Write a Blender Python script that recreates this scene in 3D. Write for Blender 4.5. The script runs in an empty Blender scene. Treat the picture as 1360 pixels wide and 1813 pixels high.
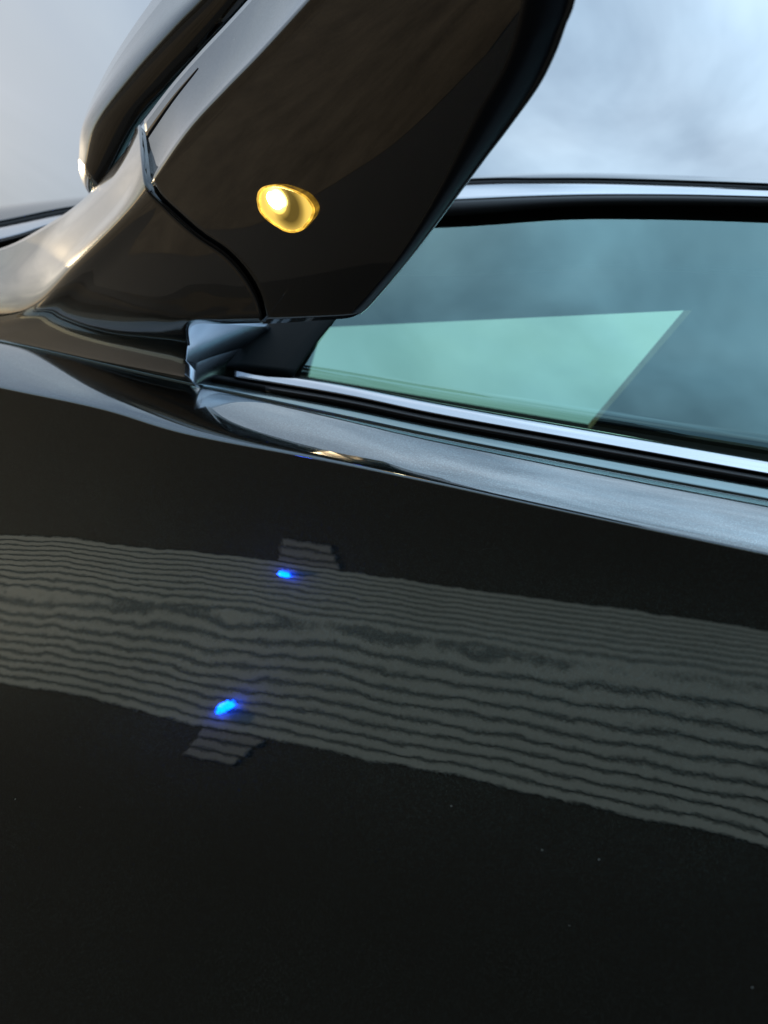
import bpy, bmesh, math, random
import numpy as np
from mathutils import Vector, Matrix
random.seed(4); np.random.seed(4)
S = bpy.context.scene
COL = S.collection

# ------------------------------------------------------------------ camera
FPX = 1310.0; PW, PH = 1360.0, 1813.0
CAM = np.array([0.0, -0.5, 0.74])
def cam_axes(pitch):
    fh = np.array([-2280.0, -586.0, FPX]); fh /= np.linalg.norm(fh)
    r = math.cos(math.radians(pitch)); uz = math.sin(math.radians(pitch))
    best = min((abs(fh @ np.array([r*math.sin(t), -r*math.cos(t), uz])), t) for t in np.linspace(0, 1.2, 6001))
    t = best[1]; u = np.array([r*math.sin(t), -r*math.cos(t), uz]); u /= np.linalg.norm(u)
    fh = fh - (fh @ u)*u; fh /= np.linalg.norm(fh)
    return -fh, np.cross(fh, u), u           # world X, Y, Z expressed in image-camera axes (right, down, forward)
AX, AY, AZ = cam_axes(15.0)
M = np.array([AX, AY, AZ])                   # world = M @ cam
def dirs(px, py):
    d = np.array([(px-PW/2)/FPX, (py-PH/2)/FPX, 1.0]); return M @ d
def PT(px, py, t): return CAM + t*dirs(px, py)             # t = distance along the view axis
def PY(px, py, y): d = dirs(px, py); return CAM + d*(y-CAM[1])/d[1]
def PZ(px, py, z): d = dirs(px, py); return CAM + d*(z-CAM[2])/d[2]
def proj(P):
    q = (np.asarray(P)-CAM) @ M
    return PW/2+FPX*q[..., 0]/q[..., 2], PH/2+FPX*q[..., 1]/q[..., 2]

cd = bpy.data.cameras.new('camera'); cam = bpy.data.objects.new('camera', cd); COL.objects.link(cam)
R = Matrix([[M[i][0], -M[i][1], -M[i][2]] for i in range(3)])
cam.matrix_world = Matrix.Translation(CAM.tolist()) @ R.to_4x4()
cd.sensor_fit = 'VERTICAL'; cd.sensor_height = 36.0; cd.lens = 36.0*FPX/PH
cd.clip_start = 0.01; cd.clip_end = 2000
cd.dof.use_dof = True; cd.dof.focus_distance = 0.64; cd.dof.aperture_fstop = 6.5
S.camera = cam
S.view_settings.view_transform = 'Standard'; S.view_settings.look = 'None'
S.view_settings.exposure = 0.26; S.view_settings.gamma = 1.0

# ------------------------------------------------------------------ node helper
class NT:
    def __init__(s, tree): s.t = tree; s.n = tree.nodes; s.l = tree.links
    def add(s, typ, **kw):
        n = s.n.new(typ)
        for k, v in kw.items():
            if k == 'i':
                for a, b in v.items():
                    if isinstance(b, bpy.types.NodeSocket): s.l.new(b, n.inputs[a])
                    else: n.inputs[a].default_value = b
            else: setattr(n, k, v)
        return n
    def math(s, op, a, b=0.0, c=0.0, clamp=False):
        n = s.n.new('ShaderNodeMath'); n.operation = op; n.use_clamp = clamp
        for i, v in enumerate((a, b, c)):
            if isinstance(v, bpy.types.NodeSocket): s.l.new(v, n.inputs[i])
            else: n.inputs[i].default_value = v
        return n.outputs[0]
    def mix(s, f, a, b, bt='MIX'):
        n = s.n.new('ShaderNodeMix'); n.data_type = 'RGBA'; n.blend_type = bt
        for i, v in ((0, f), (6, a), (7, b)):
            if isinstance(v, bpy.types.NodeSocket): s.l.new(v, n.inputs[i])
            else: n.inputs[i].default_value = v
        return n.outputs[2]
    def ramp(s, f, pts):
        n = s.n.new('ShaderNodeValToRGB'); s.l.new(f, n.inputs[0]); e = n.color_ramp.elements
        while len(e) < len(pts): e.new(0.5)
        for k, (p, c) in enumerate(pts):
            e[k].position = p; e[k].color = (c, c, c, 1) if isinstance(c, float) else (*c, 1)
        return n.outputs[0]

# ------------------------------------------------------------------ sky and sun
SUN_EL, SUN_AZ = 14.0, 166.0                  # azimuth measured from +X towards +Y: ahead of the car
w = bpy.data.worlds.new('World'); S.world = w; w.use_nodes = True
t = NT(w.node_tree); t.n.clear()
sky = t.add('ShaderNodeTexSky', sky_type='NISHITA', sun_disc=False)
sky.sun_elevation = math.radians(SUN_EL); sky.sun_rotation = math.radians(90-SUN_AZ)
sky.air_density = 1.0; sky.dust_density = 0.6; sky.ozone_density = 1.6
tc = t.add('ShaderNodeTexCoord')
mp = t.add('ShaderNodeMapping', i={0: tc.outputs['Generated'], 'Scale': (1.0, 1.0, 2.2), 'Rotation': (0.2, 0.3, 0.9)})
n1 = t.add('ShaderNodeTexNoise', i={'Vector': mp.outputs[0], 'Scale': 2.6, 'Detail': 7.0, 'Roughness': 0.52, 'Distortion': 0.35})
mp2 = t.add('ShaderNodeMapping', i={0: tc.outputs['Generated'], 'Scale': (1.0, 1.6, 2.0), 'Location': (3.1, 0.4, 1.7)})
n2 = t.add('ShaderNodeTexNoise', i={'Vector': mp2.outputs[0], 'Scale': 1.1, 'Detail': 4.0, 'Roughness': 0.5})
cm = t.ramp(n1.outputs[0], [(0.33, 0.0), (0.67, 1.0)])
cb = t.ramp(n2.outputs[0], [(0.3, (2.5, 4.2, 5.8)), (0.7, (4.0, 5.0, 6.0))])
# the veil glows warm around the low sun
sd = (math.cos(math.radians(SUN_EL))*math.cos(math.radians(SUN_AZ)), math.cos(math.radians(SUN_EL))*math.sin(math.radians(SUN_AZ)), math.sin(math.radians(SUN_EL)))
dt_ = t.add('ShaderNodeVectorMath', operation='DOT_PRODUCT', i={0: tc.outputs['Generated'], 1: sd}).outputs['Value']
wf = t.math('MULTIPLY', t.math('POWER', t.math('MAXIMUM', dt_, 0.0), 4.0), 0.42)
cb = t.mix(wf, cb, (6.6, 5.6, 4.5, 1))
# an overcast veil is brighter overhead than at the skyline
up = t.add('ShaderNodeSeparateXYZ', i={0: tc.outputs['Generated']}).outputs[2]
vg = t.math('MULTIPLY_ADD', t.math('POWER', t.math('MAXIMUM', up, 0.0), 2.2), 2.45, 0.44)
soft = t.math('MULTIPLY_ADD', cm, 0.60, 0.28)
cbs = t.add('ShaderNodeVectorMath', operation='SCALE', i={0: cb}); t.l.new(vg, cbs.inputs['Scale'])
col = t.mix(soft, sky.outputs[0], cbs.outputs[0])
bg = t.add('ShaderNodeBackground', i={0: col, 1: 0.10})
out = t.add('ShaderNodeOutputWorld', i={0: bg.outputs[0]})
ld = bpy.data.lights.new('sun', 'SUN'); ld.energy = 2.4; ld.angle = math.radians(0.6); ld.color = (1.0, 0.76, 0.44)
sun = bpy.data.objects.new('sun', ld); COL.objects.link(sun)
sv = Vector((math.cos(math.radians(SUN_EL))*math.cos(math.radians(SUN_AZ)), math.cos(math.radians(SUN_EL))*math.sin(math.radians(SUN_AZ)), math.sin(math.radians(SUN_EL))))
sun.rotation_euler = sv.to_track_quat('Z', 'Y').to_euler()

# ------------------------------------------------------------------ materials
def mat(name, color=(0.5, 0.5, 0.5), rough=0.5, metal=0.0, **kw):
    m = bpy.data.materials.new(name); m.use_nodes = True
    b = m.node_tree.nodes['Principled BSDF']
    b.inputs['Base Color'].default_value = (*color, 1); b.inputs['Roughness'].default_value = rough; b.inputs['Metallic'].default_value = metal
    for k, v in kw.items(): b.inputs[k].default_value = v
    return m, NT(m.node_tree), b

def paint(name, base, flake, coat_ior=3.8, peel=0.0027, fine=0.0011, flakes=0.5, rough=0.25):
    """metallic car paint: flaked base under a clear coat whose orange peel bends what it mirrors"""
    m, t, b = mat(name, base, rough, 1.0)
    tc = t.add('ShaderNodeTexCoord'); geo = t.add('ShaderNodeNewGeometry')
    v = t.add('ShaderNodeTexVoronoi', i={'Vector': tc.outputs['Object'], 'Scale': 1300.0})
    sp = t.math('POWER', t.add('ShaderNodeSeparateColor', i={0: v.outputs['Color']}).outputs[0], 3.0)
    nz = t.add('ShaderNodeTexNoise', i={'Vector': tc.outputs['Object'], 'Scale': 9.0, 'Detail': 3.0})
    f = t.math('MULTIPLY', sp, t.math('MULTIPLY_ADD', nz.outputs[0], 1.2, flakes-0.4, clamp=True))
    c = t.mix(f, (*base, 1), (*flake, 1))
    # dust: sparse pale specks
    dv = t.add('ShaderNodeTexVoronoi', i={'Vector': tc.outputs['Object'], 'Scale': 55.0, 'Randomness': 1.0})
    pick = t.math('GREATER_THAN', t.add('ShaderNodeSeparateColor', i={0: dv.outputs['Color']}).outputs[1], 0.80)
    dn = t.add('ShaderNodeTexNoise', i={'Vector': tc.outputs['Object'], 'Scale': 900.0, 'Detail': 1.0})
    rad = t.math('MULTIPLY_ADD', dn.outputs[0], 0.035, 0.012)
    dust = t.math('MULTIPLY', t.math('LESS_THAN', dv.outputs['Distance'], rad), pick)
    c = t.mix(dust, c, (0.42, 0.42, 0.38, 1))
    t.l.new(c, b.inputs['Base Color'])
    t.l.new(t.math('MULTIPLY', t.math('SUBTRACT', 1.0, dust), 1.0), b.inputs['Metallic'])
    # normals
    def wob(scale, amt, detail, stretch=(1, 1, 1)):
        q = t.add('ShaderNodeMapping', i={0: tc.outputs['Object'], 'Scale': stretch})
        n = t.add('ShaderNodeTexNoise', i={'Vector': q.outputs[0], 'Scale': scale, 'Detail': detail, 'Roughness': 0.6})
        s_ = t.add('ShaderNodeVectorMath', operation='SUBTRACT', i={0: n.outputs['Color'], 1: (0.5, 0.5, 0.5)})
        k = t.add('ShaderNodeVectorMath', operation='SCALE', i={0: s_.outputs[0]}); k.inputs['Scale'].default_value = amt*3
        return k.outputs[0]
    a = t.add('ShaderNodeVectorMath', operation='ADD', i={0: geo.outputs['Normal'], 1: wob(38.0, peel, 2.0, (1, 1, 1.6))})
    a1 = t.add('ShaderNodeVectorMath', operation='ADD', i={0: a.outputs[0], 1: wob(13.0, peel*0.9, 0.0, (0.8, 1, 1.5))})
    a2 = t.add('ShaderNodeVectorMath', operation='ADD', i={0: a1.outputs[0], 1: wob(420.0, fine, 1.0)})
    nn = t.add('ShaderNodeVectorMath', operation='NORMALIZE', i={0: a2.outputs[0]})
    t.l.new(nn.outputs[0], b.inputs['Coat Normal'])
    big = t.add('ShaderNodeVectorMath', operation='ADD', i={0: geo.outputs['Normal'], 1: wob(1500.0, 0.05, 0.0)})
    bn = t.add('ShaderNodeVectorMath', operation='NORMALIZE', i={0: big.outputs[0]})
    t.l.new(bn.outputs[0], b.inputs['Normal'])
    b.inputs['Coat Weight'].default_value = 1.0; b.inputs['Coat Roughness'].default_value = 0.0; b.inputs['Coat IOR'].default_value = coat_ior
    return m
M_paint = paint('black_metallic_paint', (0.012, 0.020, 0.019), (0.15, 0.21, 0.205))
M_mirror = paint('dark_brown_metallic_paint', (0.014, 0.011, 0.008), (0.075, 0.058, 0.038), coat_ior=2.4, peel=0.0008, fine=0.0003)
M_gloss, _, _ = mat('gloss_black_plastic', (0.008, 0.009, 0.011), 0.05, 0.0, IOR=2.4)
M_bezel, _, _ = mat('satin_black_plastic', (0.006, 0.006, 0.010), 0.5)
M_rubber, _, _ = mat('black_rubber', (0.006, 0.005, 0.005), 0.6)
M_rubber_br, _, _ = mat('brown_black_rubber', (0.022, 0.012, 0.009), 0.45)
M_seam, _, _ = mat('gap_black', (0.004, 0.004, 0.004), 0.9)
M_chrome, _t, _b = mat('satin_chrome', (0.80, 0.80, 0.83), 0.16, 1.0)
M_lip, _, _ = mat('painted_belt_lip', (0.30, 0.38, 0.38), 0.2, 1.0)
M_trim, _, _ = mat('cabin_trim_black', (0.008, 0.010, 0.010), 0.9)

def glass_mat(name, tint, ior, rough=0.0):
    m = bpy.data.materials.new(name); m.use_nodes = True; t = NT(m.node_tree); t.n.clear()
    fr = t.add('ShaderNodeFresnel', i={'IOR': ior})
    tr = t.add('ShaderNodeBsdfTransparent', i={0: (*tint, 1)})
    gl = t.add('ShaderNodeBsdfGlossy', i={0: (0.66, 1.0, 0.98, 1), 'Roughness': rough})
    mx = t.add('ShaderNodeMixShader', i={0: fr.outputs[0], 1: tr.outputs[0], 2: gl.outputs[0]})
    geo = t.add('ShaderNodeNewGeometry'); fac = t.math('MULTIPLY', fr.outputs[0], t.math('SUBTRACT', 1.0, geo.outputs['Backfacing']))
    t.l.new(fac, mx.inputs[0])
    t.add('ShaderNodeOutputMaterial', i={0: mx.outputs[0]}); return m
M_glass = glass_mat('green_tinted_glass', (0.92, 1.0, 0.96), 2.75)
M_roofglass = glass_mat('green_tinted_roof_glass', (0.84, 1.0, 0.84), 1.10)

# ------------------------------------------------------------------ mesh helpers
def link(name, me, m, parent=None, smooth=True):
    o = bpy.data.objects.new(name, me); COL.objects.link(o)
    if m: me.materials.append(m)
    if smooth: me.polygons.foreach_set('use_smooth', [True]*len(me.polygons))
    if parent:
        o.parent = parent
        o.matrix_parent_inverse = parent.matrix_world.inverted()
    return o
def grid_mesh(name, G, closed=False, caps=False, flip=False):
    """G: (rows, cols, 3)"""
    G = np.asarray(G, dtype=float); r, c = G.shape[:2]
    me = bpy.data.meshes.new(name); F = []
    cc = c if closed else c-1
    for i in range(r-1):
        for j in range(cc):
            a, b2, d, e = i*c+j, i*c+(j+1) % c, (i+1)*c+(j+1) % c, (i+1)*c+j
            F.append((a, e, d, b2) if flip else (a, b2, d, e))
    if caps and closed: F.append(tuple(range(c))[::-1] if not flip else tuple(range(c))); F.append(tuple((r-1)*c+k for k in (range(c) if not flip else reversed(range(c)))))
    me.from_pydata(G.reshape(-1, 3).tolist(), [], F); me.update()
    return me
def thick(me, off, dirv=None):
    """gives a sheet real thickness: a back copy offset along dirv (or against the normals), with side walls"""
    bm = bmesh.new(); bm.from_mesh(me); bm.normal_update()
    vs = list(bm.verts); bnd = [e for e in bm.edges if e.is_boundary]; fs = list(bm.faces)
    nv = {}
    for v in vs:
        d = Vector(dirv) if dirv is not None else -v.normal
        nv[v] = bm.verts.new(v.co + d*off)
    for f in fs: bm.faces.new([nv[v] for v in reversed(f.verts)])
    for e in bnd:
        f = e.link_faces[0]
        if len(e.link_faces) > 1: f = [q for q in e.link_faces if q in fs][0]
        a, b = e.verts
        loop = [l for l in f.loops if l.edge == e][0]
        a = loop.vert; b = loop.link_loop_next.vert
        bm.faces.new((b, a, nv[a], nv[b]))
    bm.to_mesh(me); bm.free(); me.update(); return me
def cat(pts, n):
    """Catmull-Rom through pts (k, d) -> (n, d)"""
    p = np.asarray(pts, float); k = len(p)
    if k == 2: return np.array([p[0]+(p[1]-p[0])*u for u in np.linspace(0, 1, n)])
    q = np.vstack([2*p[0]-p[1], p, 2*p[-1]-p[-2]]); o = []
    for u in np.linspace(0, k-1, n):
        i = min(int(u), k-2); f = u-i; a, b, c, d = q[i:i+4]
        o.append(0.5*((2*b)+(c-a)*f+(2*a-5*b+4*c-d)*f*f+(3*b-a-3*c+d)*f**3))
    return np.array(o)
def lin(pts): 
    a = np.array(pts, float); return lambda x: np.interp(x, a[:, 0], a[:, 1])
def smoothline(pts, n=200):
    c = cat(pts, n); 
    def f(x):
        x = np.asarray(x, float); y = np.interp(x, c[:, 0], c[:, 1])
        y = np.where(x < c[0, 0], c[0, 1]+(x-c[0, 0])*(c[5, 1]-c[0, 1])/(c[5, 0]-c[0, 0]), y)
        return np.where(x > c[-1, 0], c[-1, 1]+(x-c[-1, 0])*(c[-1, 1]-c[-6, 1])/(c[-1, 0]-c[-6, 0]), y)
    return f
def box_mesh(name, lo, hi, bevel=0.0):
    bm = bmesh.new(); bmesh.ops.create_cube(bm, size=1)
    for v in bm.verts: v.co = Vector([lo[i]+(hi[i]-lo[i])*(v.co[i]+0.5) for i in range(3)])
    if bevel: bmesh.ops.bevel(bm, geom=list(bm.edges), offset=bevel, segments=2, affect='EDGES')
    me = bpy.data.meshes.new(name); bm.to_mesh(me); bm.free(); return me
def thing(o, label, category, group=None):
    o['label'] = label; o['category'] = category
    if group: o['group'] = group
    return o

# ------------------------------------------------------------------ setting: ground
gm, t, b = mat('tarmac', (0.07, 0.06, 0.05), 0.9)
tc = t.add('ShaderNodeTexCoord')
n = t.add('ShaderNodeTexNoise', i={'Vector': tc.outputs['Object'], 'Scale': 0.5, 'Detail': 8.0, 'Roughness': 0.7})
n3 = t.add('ShaderNodeTexNoise', i={'Vector': tc.outputs['Object'], 'Scale': 90.0, 'Detail': 3.0})
c = t.ramp(n.outputs[0], [(0.35, (0.020, 0.020, 0.019)), (0.7, (0.034, 0.032, 0.029))])
c = t.mix(0.4, c, n3.outputs['Color'], 'OVERLAY'); t.l.new(c, b.inputs['Base Color'])
g = link('ground', grid_mesh('ground', [[(-900, -900, 0), (900, -900, 0)], [(-900, 900, 0), (900, 900, 0)]]), gm, smooth=False)
g['kind'] = 'structure'

dm, t, b = mat('reflection_brown', (0.2, 0.14, 0.08), 0.95)  # unseen brown patch, added so the mirror's underside reflects brown
tc = t.add('ShaderNodeTexCoord'); n = t.add('ShaderNodeTexNoise', i={'Vector': tc.outputs['Object'], 'Scale': 3.0, 'Detail': 9.0, 'Roughness': 0.7})
t.l.new(t.ramp(n.outputs[0], [(0.35, (0.05, 0.033, 0.018)), (0.7, (0.14, 0.095, 0.053))]), b.inputs['Base Color'])
edge = [(-1.0, -0.55), (-1.25, -0.45), (-1.6, -0.40), (-2.1, -0.33), (-2.8, -0.35), (-4, -0.3), (-9, -0.3), (-9, -2.0), (-6, -2.3), (-3.5, -2.2), (-1.8, -2.1), (-1.1, -1.7), (-0.85, -1.1)]
me = bpy.data.meshes.new('brown_reflection_patch'); c_ = cat(edge+[edge[0]], 90)[:-1]
me.from_pydata([(float(p[0]), float(p[1]), 0.004) for p in c_], [], [tuple(range(len(c_)))]); me.update()
if me.polygons[0].normal.z < 0: me.flip_normals()
link('brown_reflection_patch', me, dm, smooth=False)['kind'] = 'structure'

# ------------------------------------------------------------------ the car
car = bpy.data.objects.new('car', None); COL.objects.link(car); car.location = (-0.4, 0.9, 0.0)
bpy.context.view_layer.update()
thing(car, 'glossy black car seen close from below at its front door and wing mirror', 'car')

# lines of the car side read along the picture, (px, py), each lying at its own depth y
crease = smoothline([(-300, 622), (0, 686), (180, 724), (330, 768), (560, 812), (750, 851), (1000, 905), (1360, 981), (1560, 1022)])
hair = smoothline([(-300, 560), (0, 607), (330, 680), (600, 738), (780, 776), (1070, 832), (1360, 886), (1560, 924)])
DW = 5.0                                        # distance from door to the board wall across the drive
H0, AMP = 1.60, 0.80
XS = np.linspace(-1.75, 0.80, 560)
def line_xz(fn, y):
    P = np.array([PY(px, float(fn(px)), y) for px in np.linspace(-420, 1700, 300)])
    return P[:, 0], P[:, 2]
cx, cz = line_xz(crease, 0.0); hx, hz = line_xz(hair, 0.046)
zc = np.interp(XS, cx, cz); zh = np.interp(XS, hx, hz)
top_l = smoothline([(-300, 922), (0, 943), (280, 966), (560, 996), (840, 1036), (1100, 1072), (1360, 1107), (1560, 1134)])
fold_l = smoothline([(-300, 1012), (0, 1040), (280, 1070), (560, 1100), (770, 1130), (1040, 1170), (1300, 1203), (1560, 1236)])
bot_l = smoothline([(-300, 1150), (0, 1205), (170, 1240), (370, 1290), (560, 1327), (900, 1395), (1140, 1452), (1360, 1502), (1560, 1545)])
def target(px, py):
    T, F, B, C = top_l(px), fold_l(px), bot_l(px), crease(px)
    v = np.clip((F-py)/(F-T), 0, None); wv = np.clip((py-F)/(B-F), 0, None)
    up = H0+AMP*(1-v**1.35)
    k = np.clip((T-py)/(T-C), 0, 1); up = np.where(py < T, H0-0.9*k**0.9-0.05*k, up)
    dn = np.maximum(H0+AMP*(1-wv**1.22), 0.30)
    return np.where(py < F, up, dn)
NR = 430
ZL = 0.62
Y = np.zeros_like(XS); Z = zc.copy(); rows = [np.stack([XS, Y, Z], 1)]
dz = ZL/NR
for r in range(NR):
    P = np.stack([XS, Y, Z], 1); px, py = proj(P)
    T, C = top_l(px), crease(px)
    H = target(px, py)
    al = np.arctan2(Z-CAM[2], Y-CAM[1])
    be = np.arctan2(H-Z, DW+Y)
    tau = (be-al)/2
    tau = np.clip(tau, -0.22, 0.25)
    if r == 0: tau_s = tau
    tau_s = tau_s*0.55+tau*0.45
    Y = Y-np.tan(tau_s)*dz; Z = Z-dz
    rows.append(np.stack([XS, Y, Z], 1))
# shoulder above the crease, rounded over to the belt
sh = []
for u in np.linspace(1, 0, 26)[:-1]:
    a = u
    yy = 0.046*(a**1.25); zz = zc+(zh-zc)*(1-(1-a)**1.12)
    sh.append(np.stack([XS, np.full_like(XS, yy), zz], 1))
G = np.array(sh+rows)
print('door depth range', G[..., 1].min(), G[..., 1].max(), 'z', G[..., 2].min())
DOOR = G
door = link('door', thick(grid_mesh('door', G, flip=True), 0.02, (0, 1, 0)), M_paint, car)
door['label'] = 'glossy black door panel mirroring pale boards'

def strip(name, lines, m, parent=car, px0=-350, px1=1620, n=140, back=None, sub=1, smooth=True, dirv=(0, 1, 0)):
    """a strip along the car: lines = [(fn(px)->py, y)], lofted"""
    rows = []
    for fn, y in lines:
        rows.append([PY(px, float(fn(px)), y(px) if callable(y) else y) for px in np.linspace(px0, px1, n)])
    G = np.array(rows)
    if sub > 1: G = np.array([cat(G[:, j], sub*(len(rows)-1)+1) for j in range(G.shape[1])]).transpose(1, 0, 2)
    me = grid_mesh(name, G, flip=True)
    if back: thick(me, back, dirv)
    return link(name, me, m, parent, smooth)
def off(fn, d): return lambda x: fn(x)+d
lip_t = smoothline([(-300, 545), (330, 668), (600, 720), (780, 757), (1070, 811), (1360, 863), (1560, 899)])
seal_t = smoothline([(-300, 528), (330, 655), (600, 702), (780, 739), (1070, 791), (1360, 843), (1560, 878)])
chr_t = smoothline([(-300, 505), (330, 630), (430, 650), (600, 678), (780, 713), (1040, 759), (1360, 814), (1560, 848)])
strip('belt_lip', [(lip_t, 0.064), (off(lip_t, 3), 0.058), (off(lip_t, 5), 0.053), (off(hair, -6), 0.050), (off(hair, -1.5), 0.047)], M_lip, back=0.015)
strip('panel_gap', [(off(hair, -2.5), 0.052), (off(hair, 1.5), 0.052)], M_seam, back=0.004)
strip('window_seal', [(off(seal_t, -2), 0.078), (off(seal_t, 7), 0.068), (off(lip_t, -6), 0.069), (off(lip_t, 2), 0.074)], M_rubber, back=0.02, px0=335)
strip('seal_edge', [(off(seal_t, 4), 0.0695), (off(seal_t, 7), 0.0655), (off(seal_t, 11), 0.066)], M_rubber_br, back=0.006, px0=470)
strip('belt_trim', [(chr_t, 0.088), (off(chr_t, 5), 0.079), (off(seal_t, -9), 0.074), (off(seal_t, -4), 0.073), (off(seal_t, 0), 0.079)], M_chrome, back=0.012, px0=415, sub=3)

# window glass leaning inward, roof rail above
LEAN = 0.40
belt0 = PY(700, float(chr_t(700)), 0.086)
def PG(px, py, o=0.0):
    """point of the leaning side plane y = 0.086+o + LEAN*(z-zbelt) on the ray"""
    d = dirs(px, py); s = (0.086+o+LEAN*(CAM[2]-belt0[2])-CAM[1])/(d[1]-LEAN*d[2]); return CAM+s*d
g_top = smoothline([(-300, 520), (0, 434), (100, 416), (400, 400), (780, 384), (1000, 367), (1180, 364), (1360, 367), (1560, 374)])
rail_b = smoothline([(-300, 488), (0, 427), (130, 393), (400, 376), (800, 357), (1000, 349), (1180, 348), (1360, 352), (1560, 359)])
rail_m = smoothline([(-300, 462), (0, 403), (150, 374), (400, 350), (820, 328), (950, 325), (1100, 326), (1360, 335), (1560, 344)])
rail_t = smoothline([(-300, 450), (0, 392), (150, 364), (400, 340), (820, 319), (950, 317), (1100, 318), (1360, 327), (1560, 336)])
roof_t = smoothline([(-300, 400), (0, 364), (150, 347), (400, 326), (820, 311), (950, 306), (1100, 307), (1360, 317), (1560, 326)])
pxs = np.linspace(-350, 1620, 120)
def pstrip(name, lines, m, back=None, sub=1, parent=car, x0=-350, x1=1620, dirv=(0, 1, 0)):
    pxs = np.linspace(x0, x1, 120)
    G = np.array([[PG(px, float(fn(px)), o) for px in pxs] for fn, o in lines])
    if sub > 1: G = np.array([cat(G[:, j], sub*(len(lines)-1)+1) for j in range(G.shape[1])]).transpose(1, 0, 2)
    me = grid_mesh(name, G, flip=True)
    if back: thick(me, back, dirv)
    return link(name, me, m, parent)
pstrip('window_glass', [(off(g_top, -10), 0.0), (lambda x: (g_top(x)*0.5+chr_t(x)*0.5), -0.004), (off(chr_t, 6), 0.0)], M_glass, back=0.004, sub=5)
pstrip('roof_seal', [(off(g_top, 1), 0.0), (off(g_top, -3), -0.010), (off(rail_b, 3), -0.014), (off(rail_b, -2), -0.004)], M_rubber, back=0.12)
pstrip('roof_rail', [(off(rail_b, 0), 0.004), (off(rail_b, -3), -0.005), (lambda x: (rail_b(x)+rail_m(x))/2, -0.005), (off(rail_m, 2), -0.002), (off(rail_m, -1), 0.006)], M_chrome, back=0.03, sub=4)
pstrip('roof_gutter', [(off(rail_m, 1), 0.005), (off(rail_t, -1), 0.008)], M_rubber, back=0.03)
M_roof = M_paint
pstrip('roof_edge', [(off(rail_t, 1), 0.008), (off(rail_t, -3), 0.006), (off(roof_t, 3), 0.03), (off(roof_t, 0), 0.09)], M_gloss, back=0.01, sub=4, dirv=(0, 0, -1))

# cabin: dark trim with a glazed roof opening
zr = PG(1000, float(rail_t(1000)))[2]
zc0 = zr-0.06
XF = -1.5
hole = [PZ(*p, zc0) for p in [(566, 580), (1226, 549), (1034, 772), (538, 684)]]     # seen corners of the opening
yA = PG(1000, 370)[1]+0.02
outer = [(XF, yA+0.0), (1.6, yA+0.0), (1.6, 2.0), (XF, 2.0)]
o_pts = [(-1.15, yA, zc0), (1.6, yA, zc0), (1.6, 2.0, zc0), (XF, 2.0, zc0)]
h_pts = [tuple(h) for h in hole]
print('hole', [tuple(round(float(a), 2) for a in h) for h in h_pts], 'roof z', zr, 'yA', yA)
me = bpy.data.meshes.new('headliner')
me.from_pydata([tuple(map(float, p)) for p in o_pts+h_pts], [], [(0, 1, 5, 4), (1, 2, 6, 5), (2, 3, 7, 6), (3, 0, 4, 7)]); me.update()
thick(me, 0.03, (0, 0, 1)); link('headliner', me, M_trim, car, False)
me = bpy.data.meshes.new('roof_window'); ctr = sum(np.array(h) for h in h_pts)/4
me.from_pydata([tuple((np.array(p)+(np.array(p)-ctr)*0.02+np.array([0, 0, 0.032])).tolist()) for p in h_pts], [], [(0, 1, 2, 3)]); me.update()
thick(me, 0.005, (0, 0, 1)); link('roof_window', me, M_roofglass, car, False)
fl = box_mesh('far_trim', (XF, 1.96, 0.3), (1.6, 2.0, zc0)); link('far_side_trim', fl, M_trim, car, False)
link('windscreen_blank', box_mesh('front_blank', (XF-0.02, 0.95, 0.3), (XF+0.02, 1.96, zc0)), M_trim, car, False)  # dark panel added across the windscreen to keep its light out
link('rear_trim', box_mesh('rear', (1.58, 0.16, 0.3), (1.62, 1.96, zc0)), M_trim, car, False)
link('cabin_floor', box_mesh('floor', (XF+0.02, 0.16, 0.28), (1.58, 1.96, 0.30)), M_trim, car, False)
link('door_card', box_mesh('card', (XF+0.02, 0.12, 0.28), (1.58, 0.155, belt0[2]-0.16)), M_trim, car, False)

# ------------------------------------------------------------------ wing mirror
N_u = np.array([-0.12, -0.52, -0.84]); N_u /= np.linalg.norm(N_u)
P0 = PT(466, 567, 0.68)
def tu(px, py): d = dirs(px, py); return float((N_u @ (P0-CAM))/(N_u @ d))
def crown(px, py):       # the underside is gently crowned between its front and rear edges
    a = min(max(((px-268)*0.72+(py-324)*0.69)/440, 0.0), 1.0)
    return -0.011*math.sin(math.pi*a)
def PU(px, py, dt=0.0): return PT(px, py, tu(px, py)+crown(px, py)+dt)
split = [(268, 324), (282, 350), (300, 370), (350, 415), (400, 450), (435, 490), (456, 530), (466, 569), (470, 573), (540, 569), (600, 565), (622, 562), (638, 555)]
frs = [0, 0.06, 0.12, 0.24, 0.36, 0.48, 0.58, 0.66, 0.70, 0.80, 0.88, 0.94, 1.0]
gold = [(268, 324), (335, 229), (400, 158), (465, 91), (560, -14), (700, -170)]
rim = [(638, 555), (722, 462), (812, 342), (905, 222), (985, 92), (1050, -150)]
inner_b = [0.0, 0.86, 0.82, 0.83, 0.845, 0.86]   # fraction where the bezel starts, per row
NS = 60
def arc(pts, n):
    c = cat(pts, 400); L = np.concatenate([[0], np.cumsum(np.linalg.norm(np.diff(c, axis=0), axis=1))])
    return np.array([[np.interp(q, L, c[:, 0]), np.interp(q, L, c[:, 1])] for q in np.linspace(0, L[-1], n)])
rim = [(638, 555), (652, 543), (690, 500), (735, 445), (780, 386), (820, 332), (862, 276), (905, 220), (955, 150), (985, 90), (1003, 40), (1018, 0), (1050, -150)]
g_s, r_s = arc(gold, NS), arc(rim, NS)
split_s = np.array(split, float)
K1 = 12
cols = np.zeros((len(frs), NS, 2))
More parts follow.
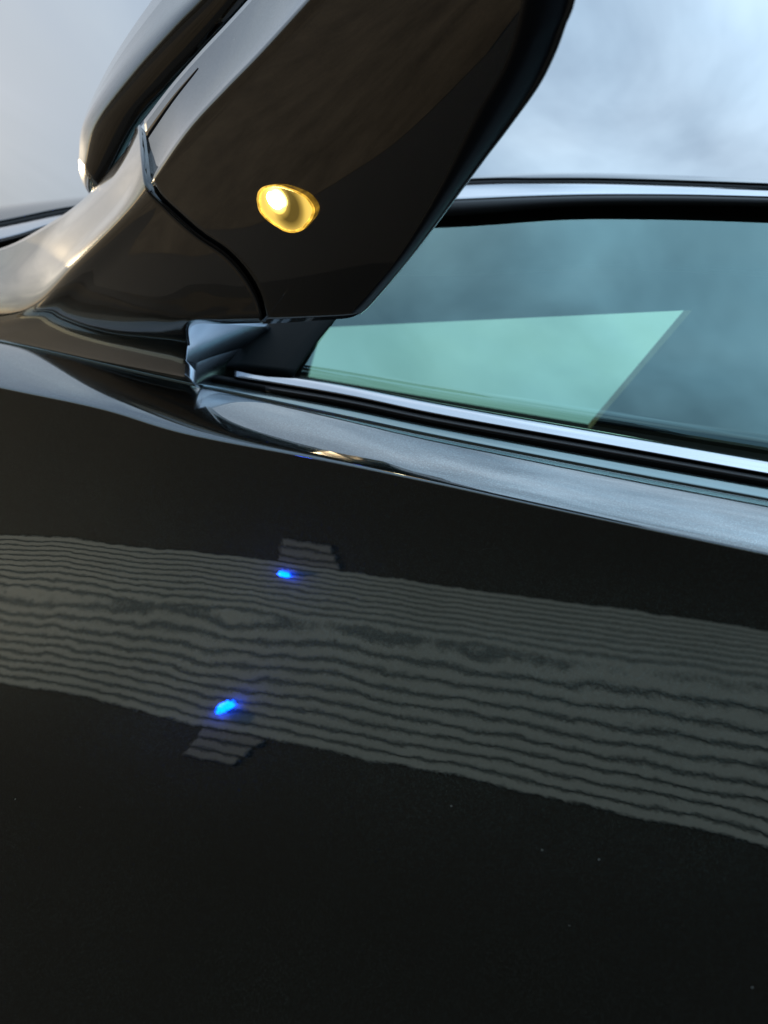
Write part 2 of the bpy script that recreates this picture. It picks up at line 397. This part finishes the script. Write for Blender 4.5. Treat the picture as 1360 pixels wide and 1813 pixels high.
for s_ in range(NS):
    for j, fr in enumerate(frs):
        straight = lambda q: g_s[q]*(1-fr)+r_s[q]*fr
        cols[j, s_] = straight(s_) if s_ >= K1 else (split_s[j]*(1-s_/K1)+straight(K1)*(s_/K1))
    cols[0, s_], cols[-1, s_] = g_s[s_], r_s[s_]
# upper shell curves (rows along the housing)
cA = [(255, 213), (301, 153), (352, 94), (412, 30), (480, -45), (620, -195)]     # groove line
cB = [(240, 214), (290, 153), (345, 92), (400, 32), (470, -45), (600, -200)]      # where the pale band ends
def shell(section):
    return section
UND = []
for s in range(NS):
    u = s/(NS-1)
    base = cols[:, s]
    pp = cat(base, 61)
    line = []
    for q, p in enumerate(pp):
        v = q/60
        line.append(PU(p[0], p[1]))
    UND.append(line)
UND = np.array(UND)
# edge rows: round over at the gold edge, the rim, and the end
A_s, B_s = cat(cA, NS), cat(cB, NS)
sec = []
for s in range(NS):
    g_, a_, b_ = g_s[s], A_s[s], B_s[s]
    L = []
    # from shell inner line to the gold edge: rolled surface turned almost edge-on
    for v in np.linspace(0, 1, 14)[:-1]:
        p = a_*(1-v)+g_*v
        depth = 0.085*(1-v)**0.8
        L.append(PU(p[0], p[1], depth))
    L += list(UND[s])
    # rim turned back behind
    r_ = r_s[s]
    for dpx, dd in ((1.0, 0.004), (1.5, 0.010), (0.5, 0.03), (-10, 0.08)):
        L.append(PU(r_[0]+dpx, r_[1]+dpx*0.7, dd))
    m_ = (r_+a_)/2
    L.append(PU(m_[0]+40, m_[1]+30, 0.13))
    L.append(PU(a_[0]*0.7+r_[0]*0.3, a_[1]*0.7+r_[1]*0.3, 0.13))
    sec.append(L)
sec = np.array(sec)
def strip_pt(s_, v):
    p = A_s[s_]*(1-v)+g_s[s_]*v; return PU(p[0], p[1], 0.085*(1-v)**0.8-0.0012)
hm = grid_mesh('wing_mirror', sec, closed=True, caps=True)
wm = link('wing_mirror', hm, M_mirror, car)
wm['label'] = 'black wing mirror housing with lit amber lamp'
for p in hm.polygons[-2:]: p.use_smooth = False

# shut line between the shell and the lower housing, a thin tapering groove
gl_ = [[strip_pt(i, 0.20), strip_pt(i, 0.20+0.10*(1-i/20)**0.7+0.01)] for i in range(0, 21)]
link('shut_line', thick(grid_mesh('shut_line', np.array(gl_)), 0.001), M_seam, wm)
sp_ = cat([(267, 338), (276, 350)]+split[2:7]+[(464, 566)], 50)
sl_ = []
for i, p in enumerate(sp_):
    q = sp_[min(i+1, 49)]-sp_[max(i-1, 0)]; q = np.array([-q[1], q[0]])/np.linalg.norm(q)
    sl_.append([PU(*(p+q*w_-np.array([0.6, 0.0])), d_) for w_, d_ in ((-2.4, 0.0015), (-1.7, -0.0022), (0, -0.0014), (1.7, -0.0022), (2.4, 0.0015))])
link('shut_seal', thick(grid_mesh('shut_seal', np.array(sl_)), 0.001), M_rubber, wm)
# upper shell: dark facing band, then the crown edge turned to the sky
sh_o = [(139, 285), (150, 213), (212, 122), (292, 28), (360, -45), (480, -200)]
sh_out = [(139, 285), (148, 212), (200, 104), (268, 2), (330, -75), (450, -220)]
sh_in = [(176, 336), (236, 222), (296, 153), (352, 94), (425, 14), (600, -180)]
o_s, x_s, i_s = cat(sh_o, NS), cat(sh_out, NS), cat(sh_in, NS)
secs = []
for s in range(NS):
    L = []
    lo = 0.20
    for v in np.linspace(0, 1, 20):
        p = i_s[s]*(1-v)+o_s[s]*v
        dd = lo+0.004*v-0.010*math.sin(v*math.pi)+0.022*max(0, (v-0.7)/0.3)**2
        L.append(PU(p[0], p[1], dd))
    d1 = lo+0.026
    for v in (0.25, 0.6, 1.0):
        p = o_s[s]*(1-v)+x_s[s]*v
        L.append(PU(p[0], p[1], d1+0.075*v))
    mid = (o_s[s]+i_s[s])/2
    L.append(PU(mid[0], mid[1], 0.30)); L.append(PU(i_s[s][0]+12, i_s[s][1]+10, 0.28))
    L.append(PU(i_s[s][0]+10, i_s[s][1]+8, 0.240))
    secs.append(L)
me = grid_mesh('mirror_cap', np.array(secs), closed=True, caps=True)
capo = link('mirror_cap', me, M_mirror, wm)
# rounded nose closing the shell at its lower end
nose_o = [(139, 285), (141, 305), (149, 330), (166, 355)]
nose_i = [(176, 336), (172, 342), (169, 349), (167, 355)]
NO, NI = cat(nose_o, 16), cat(nose_i, 16); rowsN = []
for s in range(16):
    L = []
    for v in np.linspace(0, 1, 12):
        p = NI[s]*(1-v)+NO[s]*v
        dd = 0.20+0.004*v-0.010*math.sin(v*math.pi)+0.022*max(0, (v-0.7)/0.3)**2+0.05*(s/15)**1.5
        L.append(PU(p[0], p[1], dd))
    L.append(PU(NO[s][0]+6, NO[s][1]-4, 0.30)); L.append(PU(NI[s][0]+4, NI[s][1]-4, 0.31))
    rowsN.append(L)
link('cap_nose', grid_mesh('cap_nose', np.array(rowsN), closed=True, flip=True), M_mirror, wm)

# black rearward bezel round the mirror glass
bz_in = [(622, 553), (700, 462), (772, 345), (838, 212), (905, 82), (950, -150)]
bi = cat(bz_in, NS); L2 = []
for s in range(NS):
    a, b = bi[s], r_s[s]
    L = []
    for v in np.linspace(0, 1, 8):
        p = a*(1-v)+(b+np.array([1.2, 0.9]))*v
        L.append(PU(p[0], p[1], -0.0135*math.sin(math.pi*0.5*(1-v)+0.0)**0.8*(1 if s else 1)-0.0035+0.012*v**3))
    L.append(PU(b[0]+1.0, b[1]+0.8, 0.05)); L.append(PU(a[0], a[1], 0.05))
    L2.append(L)
link('mirror_bezel', grid_mesh('mirror_bezel', np.array(L2), closed=True, caps=True), M_bezel, wm)

# arm and foot
gap = 4
arm = [   # rows from the split to the foot; columns: back, pale band edge, gold edge, underside..., lower edge
 [((240, 226), .135), ((250, 224), .09), ((254, 280), .03), ((265, 333), 0), ((299, 371.5), -.001), ((349, 416.5), -.001), ((399.5, 451.5), -.001), ((433.5, 491), -.001), ((455.5, 532), -.001), ((464.5, 567), 0.001), ((463, 572), .03)],
 [((225, 262), .14), ((192, 328), .10), ((205, 362), .04), ((203, 396), 0.0), ((235, 430), -.002), ((280, 470), -.004), ((325, 505), -.004), ((360, 530), -.002), ((385, 553), 0), ((400, 569), 0.004), ((402, 574), .03)],
 [((150, 350), .17), ((118, 405), .12), ((125, 440), .05), ((130, 470), .0), ((165, 500), -.002), ((205, 530), -.003), ((250, 555), -.003), ((290, 568), 0), ((320, 572), 0.002), ((337, 571), 0.006), ((340, 578), .04)],
 [((80, 400), .20), ((60, 452), .15), ((62, 500), .06), ((64, 541), .01), ((100, 560), .012), ((150, 583), .016), ((205, 600), .022), ((260, 610), .03), ((305, 615), .035), ((334, 617), .04), ((337, 622), .07)],
 [((0, 440), .24), ((0, 478), .18), ((0, 530), .08), ((0, 570), .04), ((30, 590), .05), ((90, 612), .055), ((160, 630), .065), ((230, 645), .075), ((290, 655), .08), ((331, 660), .08), ((334, 664), .11)],
 [((-100, 460), .28), ((-90, 500), .20), ((-85, 550), .11), ((-80, 580), .09), ((-40, 598), .085), ((40, 618), .085), ((130, 637), .09), ((215, 652), .095), ((285, 664), .10), ((329, 672), .10), ((330, 676), .12)],
]
A3 = np.array([[PU(p[0], p[1], dt) for p, dt in row] for row in arm])
A4 = np.array([cat(A3[:, j], 56) for j in range(A3.shape[1])]).transpose(1, 0, 2)
A5 = np.array([cat(A4[i], 61) for i in range(A4.shape[0])])
back = np.array([[r[-1]+np.array([-0.012, 0.008, 0.014]), r[30]+np.array([-0.03, 0.03, 0.05]), r[0]+np.array([-0.005, 0.02, 0.015])] for r in A5])
A6 = np.concatenate([A5, back], 1)
armo = link('mirror_arm', grid_mesh('mirror_arm', A6, closed=True, caps=True), M_mirror, wm)

# plinth between foot and window: gloss black wedge, its mirrored sky put into a pale blue-grey colour
GP = []
for u in np.linspace(0, 1, 40):
    row = []
    for v in np.linspace(0, 1, 16):
        px = (333*(1-v)+327*v)*(1-u)+(474*(1-v)+383*v)*u; py = (565*(1-v)+667*v)*(1-u)+(573*(1-v)+671*v)*u
        yy = 0.012+0.080*u+0.006*(1-v)
        row.append(PY(px, py, yy))
    GP.append(row)
GP = np.array(GP)
M_plinth, _, _ = mat('sky_tinted_trim', (0.50, 0.56, 0.64), 0.27, 1.0)
link('mirror_plinth', thick(grid_mesh('plinth', GP, flip=True), 0.02, (0, 1, 0)), M_plinth, wm)

# black sail trim outside the glass, also standing for the mirror's dark reflection there
lf = cat([(480, 520), (474, 562), (434, 608), (398, 649)], 14); rt = cat([(622, 520), (592, 562), (552, 612), (516, 665)], 14)
GT = np.array([[PG(*(l*(1-v)+q*v), -0.006-0.003*math.sin(math.pi*v)) for v in np.linspace(0, 1, 6)] for l, q in zip(lf, rt)])
M_corner, _, _ = mat('matt_black_corner_trim', (0.003, 0.006, 0.006), 0.6); M_corner.node_tree.nodes['Principled BSDF'].inputs['Specular IOR Level'].default_value = 0.15
link('corner_trim', thick(grid_mesh('corner_trim', GT, flip=True), 0.004, (0, 1, 0)), M_corner, car)
# ------------------------------------------------------------------ puddle lamp
oc = [(452, 352), (455, 338), (466, 328), (488, 325), (510, 330), (538, 342), (553, 356), (560, 372), (556, 387), (545, 401), (536, 410), (521, 414), (505, 412), (487, 402), (468, 388), (456, 372)]
def ring(k, cxy=(506, 369), dt=0.0, n=64):
    p = cat(oc+[oc[0]], n+1)[:-1]; c = np.array(cxy)
    return [PU(*(c+(q-c)*k*0.95), dt) for q in p]
lamp_z = 0.0012
def bul_at(px, py):     # crown of the underside near the lamp
    return lamp_z
amb, t, b = mat('lit_amber_reflector', (0.75, 0.50, 0.12), 0.25, 1.0)
tc = t.add('ShaderNodeTexCoord')
b.inputs['Emission Color'].default_value = (1.0, 0.62, 0.10, 1); b.inputs['Emission Strength'].default_value = 0.35
rimm, t, b = mat('lit_amber_lens_rim', (0.8, 0.55, 0.15), 0.2, 0.2)
b.inputs['Emission Color'].default_value = (1.0, 0.55, 0.06, 1)
tc = t.add('ShaderNodeTexCoord'); nz = t.add('ShaderNodeTexNoise', i={'Vector': tc.outputs['Object'], 'Scale': 160.0, 'Detail': 2.0})
t.l.new(t.math('MULTIPLY_ADD', t.math('POWER', nz.outputs[0], 2.0), 2.6, 0.1), b.inputs['Emission Strength'])
ledm, t, b = mat('white_led', (1, 1, 1), 0.5); b.inputs['Emission Color'].default_value = (1.0, 0.93, 0.62, 1); b.inputs['Emission Strength'].default_value = 14.0
bk = mat('dark_lamp_bowl', (0.10, 0.085, 0.035), 0.22, 1.0)[0]
rg = np.array([ring(1.02, dt=lamp_z+0.004), ring(1.0, dt=lamp_z-0.0035), ring(0.955, dt=lamp_z-0.006), ring(0.90, dt=lamp_z-0.0045), ring(0.875, dt=lamp_z-0.001)])
lampo = link('puddle_lamp', grid_mesh('puddle_lamp', rg.transpose(1, 0, 2)[list(range(64))+[0]]), rimm, wm)
lampo['label'] = 'small lit amber lamp lens under the mirror'
bw = np.array([ring(0.89, dt=lamp_z-0.0032), ring(0.78, dt=lamp_z-0.0028), ring(0.6, dt=lamp_z-0.0024), ring(0.4, dt=lamp_z-0.0022), ring(0.2, dt=lamp_z-0.0021), ring(0.01, dt=lamp_z-0.002)])
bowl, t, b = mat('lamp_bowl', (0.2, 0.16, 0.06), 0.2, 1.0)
bo = link('lamp_bowl', grid_mesh('lamp_bowl', bw.transpose(1, 0, 2)[list(range(64))+[0]]), bowl, wm)
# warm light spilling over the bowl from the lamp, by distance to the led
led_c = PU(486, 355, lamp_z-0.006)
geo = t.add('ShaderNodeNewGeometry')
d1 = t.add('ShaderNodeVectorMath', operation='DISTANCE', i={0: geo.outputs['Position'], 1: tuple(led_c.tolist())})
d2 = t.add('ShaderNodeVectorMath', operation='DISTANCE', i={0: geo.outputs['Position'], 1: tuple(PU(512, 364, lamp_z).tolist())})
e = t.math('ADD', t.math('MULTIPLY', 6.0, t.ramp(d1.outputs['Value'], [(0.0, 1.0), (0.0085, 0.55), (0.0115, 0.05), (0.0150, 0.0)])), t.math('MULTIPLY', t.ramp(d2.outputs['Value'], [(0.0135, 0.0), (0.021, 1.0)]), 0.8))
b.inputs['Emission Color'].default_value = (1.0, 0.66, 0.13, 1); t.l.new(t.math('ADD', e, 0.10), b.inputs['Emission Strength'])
# led blob
bm = bmesh.new(); bmesh.ops.create_uvsphere(bm, u_segments=20, v_segments=12, radius=1.0)
ex = PU(500, 364, 0)-PU(486, 355, 0); ex = Vector(ex.tolist()).normalized(); nz_ = Vector(N_u.tolist()); ey = nz_.cross(ex).normalized(); nz_ = ex.cross(ey)
for v in bm.verts:
    c = v.co.copy(); v.co = Vector(led_c.tolist())+ex*c.x*0.0085+ey*c.y*0.0060+nz_*c.z*0.002
me = bpy.data.meshes.new('led'); bm.to_mesh(me); bm.free(); link('led', me, ledm, wm)

# ------------------------------------------------------------------ board wall across the drive (mirrored in the door)
YW = -DW
wall = bpy.data.objects.new('garden_wall', None); COL.objects.link(wall); wall.location = (-4, YW, 0); bpy.context.view_layer.update()
thing(wall, 'low dark wall carrying pale horizontal boards, mirrored in the door', 'wall')
bm_, t, b = mat('dark_render', (0.008, 0.0105, 0.0105), 0.9)
bk_, _, _ = mat('grey_backing_board', (0.095, 0.115, 0.115), 0.9)
link('wall_base', box_mesh('wall_base', (-30, YW-0.25, 0), (2.9, YW-0.012, H0)), bm_, wall, False)
link('board_backing', box_mesh('backing', (-30, YW-0.25, H0), (2.9, YW-0.016, H0+1.06)), bk_, wall, False)
brd, t, b = mat('pale_grey_board', (0.46, 0.50, 0.52), 0.7)
tc = t.add('ShaderNodeTexCoord'); nz = t.add('ShaderNodeTexNoise', i={'Vector': t.add('ShaderNodeMapping', i={0: tc.outputs['Object'], 'Scale': (0.4, 1, 6)}).outputs[0], 'Scale': 3.0, 'Detail': 5.0})
t.l.new(t.mix(nz.outputs[0], (0.17, 0.215, 0.21, 1), (0.28, 0.335, 0.335, 1)), b.inputs['Base Color'])
PITCH = 0.088
bmesh_board = box_mesh('board', (-30, YW-0.016, 0), (2.9, YW, PITCH*0.74), 0.004)
for k in range(12):
    o = link('board' if k == 0 else 'board.%03d' % k, bmesh_board, None if k else brd, wall, False)
    o.location = (0, 0, H0+k*PITCH)

# where a ray through a picture point, mirrored by the door, meets the wall plane
def door_hit(px, py):
    Q = G.reshape(-1, 3); X_, Y_ = proj(Q); i = int(np.argmin((X_-px)**2+(Y_-py)**2)); r, c = divmod(i, G.shape[1])
    r = min(max(r, 1), G.shape[0]-2); c = min(max(c, 1), G.shape[1]-2)
    dz_ = G[r+1, c]-G[r-1, c]; dx_ = G[r, c+1]-G[r, c-1]; nn = np.cross(dx_, dz_); nn /= np.linalg.norm(nn)
    v = Q[i]-CAM; v /= np.linalg.norm(v); rr = v-2*(v@nn)*nn
    s = (YW-Q[i][1])/rr[1]; return Q[i]+s*rr, (px-X_[i], py-Y_[i])
for p in [(440, 785), (460, 900), (440, 975), (440, 1050), (440, 1090), (427, 1262), (440, 1300), (395, 1350), (330, 1350), (465, 1350), (370, 955), (490, 955), (0, 1040), (1300, 1200), (1300, 1480), (450, 993), (425, 1335), (460, 785)]:
    h, e = door_hit(*p); print('HIT', p, h.round(2))

def blue_lamp(px, py, r, label, power=25.0, out=0.0):
    h, _ = door_hit(px, py)
    m, t, b = mat('blue_lamp_glow', (0.0, 0.1, 1.0), 0.3); b.inputs['Emission Color'].default_value = (0.0, 0.07, 1.0, 1); b.inputs['Emission Strength'].default_value = power
    root = bpy.data.objects.new('wall_lamp', None); COL.objects.link(root); root.location = (h[0], YW+out, h[2]); bpy.context.view_layer.update()
    thing(root, label, 'lamp')
    bm = bmesh.new(); bmesh.ops.create_uvsphere(bm, u_segments=16, v_segments=10, radius=r)
    for v in bm.verts: v.co = Vector((v.co.x*1.3, v.co.y*0.7+0.05, v.co.z))+root.location
    me = bpy.data.meshes.new('bulb'); bm.to_mesh(me); bm.free(); link('bulb', me, m, root)
    link('lamp_back', box_mesh('lamp_back', (h[0]-r*0.6, YW+out+0.001, h[2]-r*0.5), (h[0]+r*0.6, YW+out+0.03, h[2]+r*0.5), 0.003), M_bezel, root, False)
blue_lamp(408, 1257, 0.05, 'bright blue lamp on the pale boards, seen mirrored in the door panel')
# pale post hanging below the boards
hl, _ = door_hit(312, 1340); hr, _ = door_hit(440, 1340)
x0, x1 = sorted((hl[0], hr[0]))
post = bpy.data.objects.new('slatted_box', None); COL.objects.link(post); post.location = ((x0+x1)/2, YW, H0-0.26); bpy.context.view_layer.update()
thing(post, 'small slatted box fixed to the dark wall just under the boards', 'box')
bx_, _, _ = mat('weathered_grey_slat', (0.15, 0.17, 0.175), 0.8)
link('box_back', box_mesh('box_back', (x0+0.01, YW-0.049, H0-0.275), (x1-0.01, YW-0.025, H0-0.012)), bk_, post, False)
for k in range(3):
    zz = H0-0.095-0.088*k; ins = 0.03*k
    link('slat', box_mesh('slat', (x0+ins*0.5, YW-0.024, zz), (x1-ins, YW+0.004, zz+0.070), 0.006), bx_, post, False)
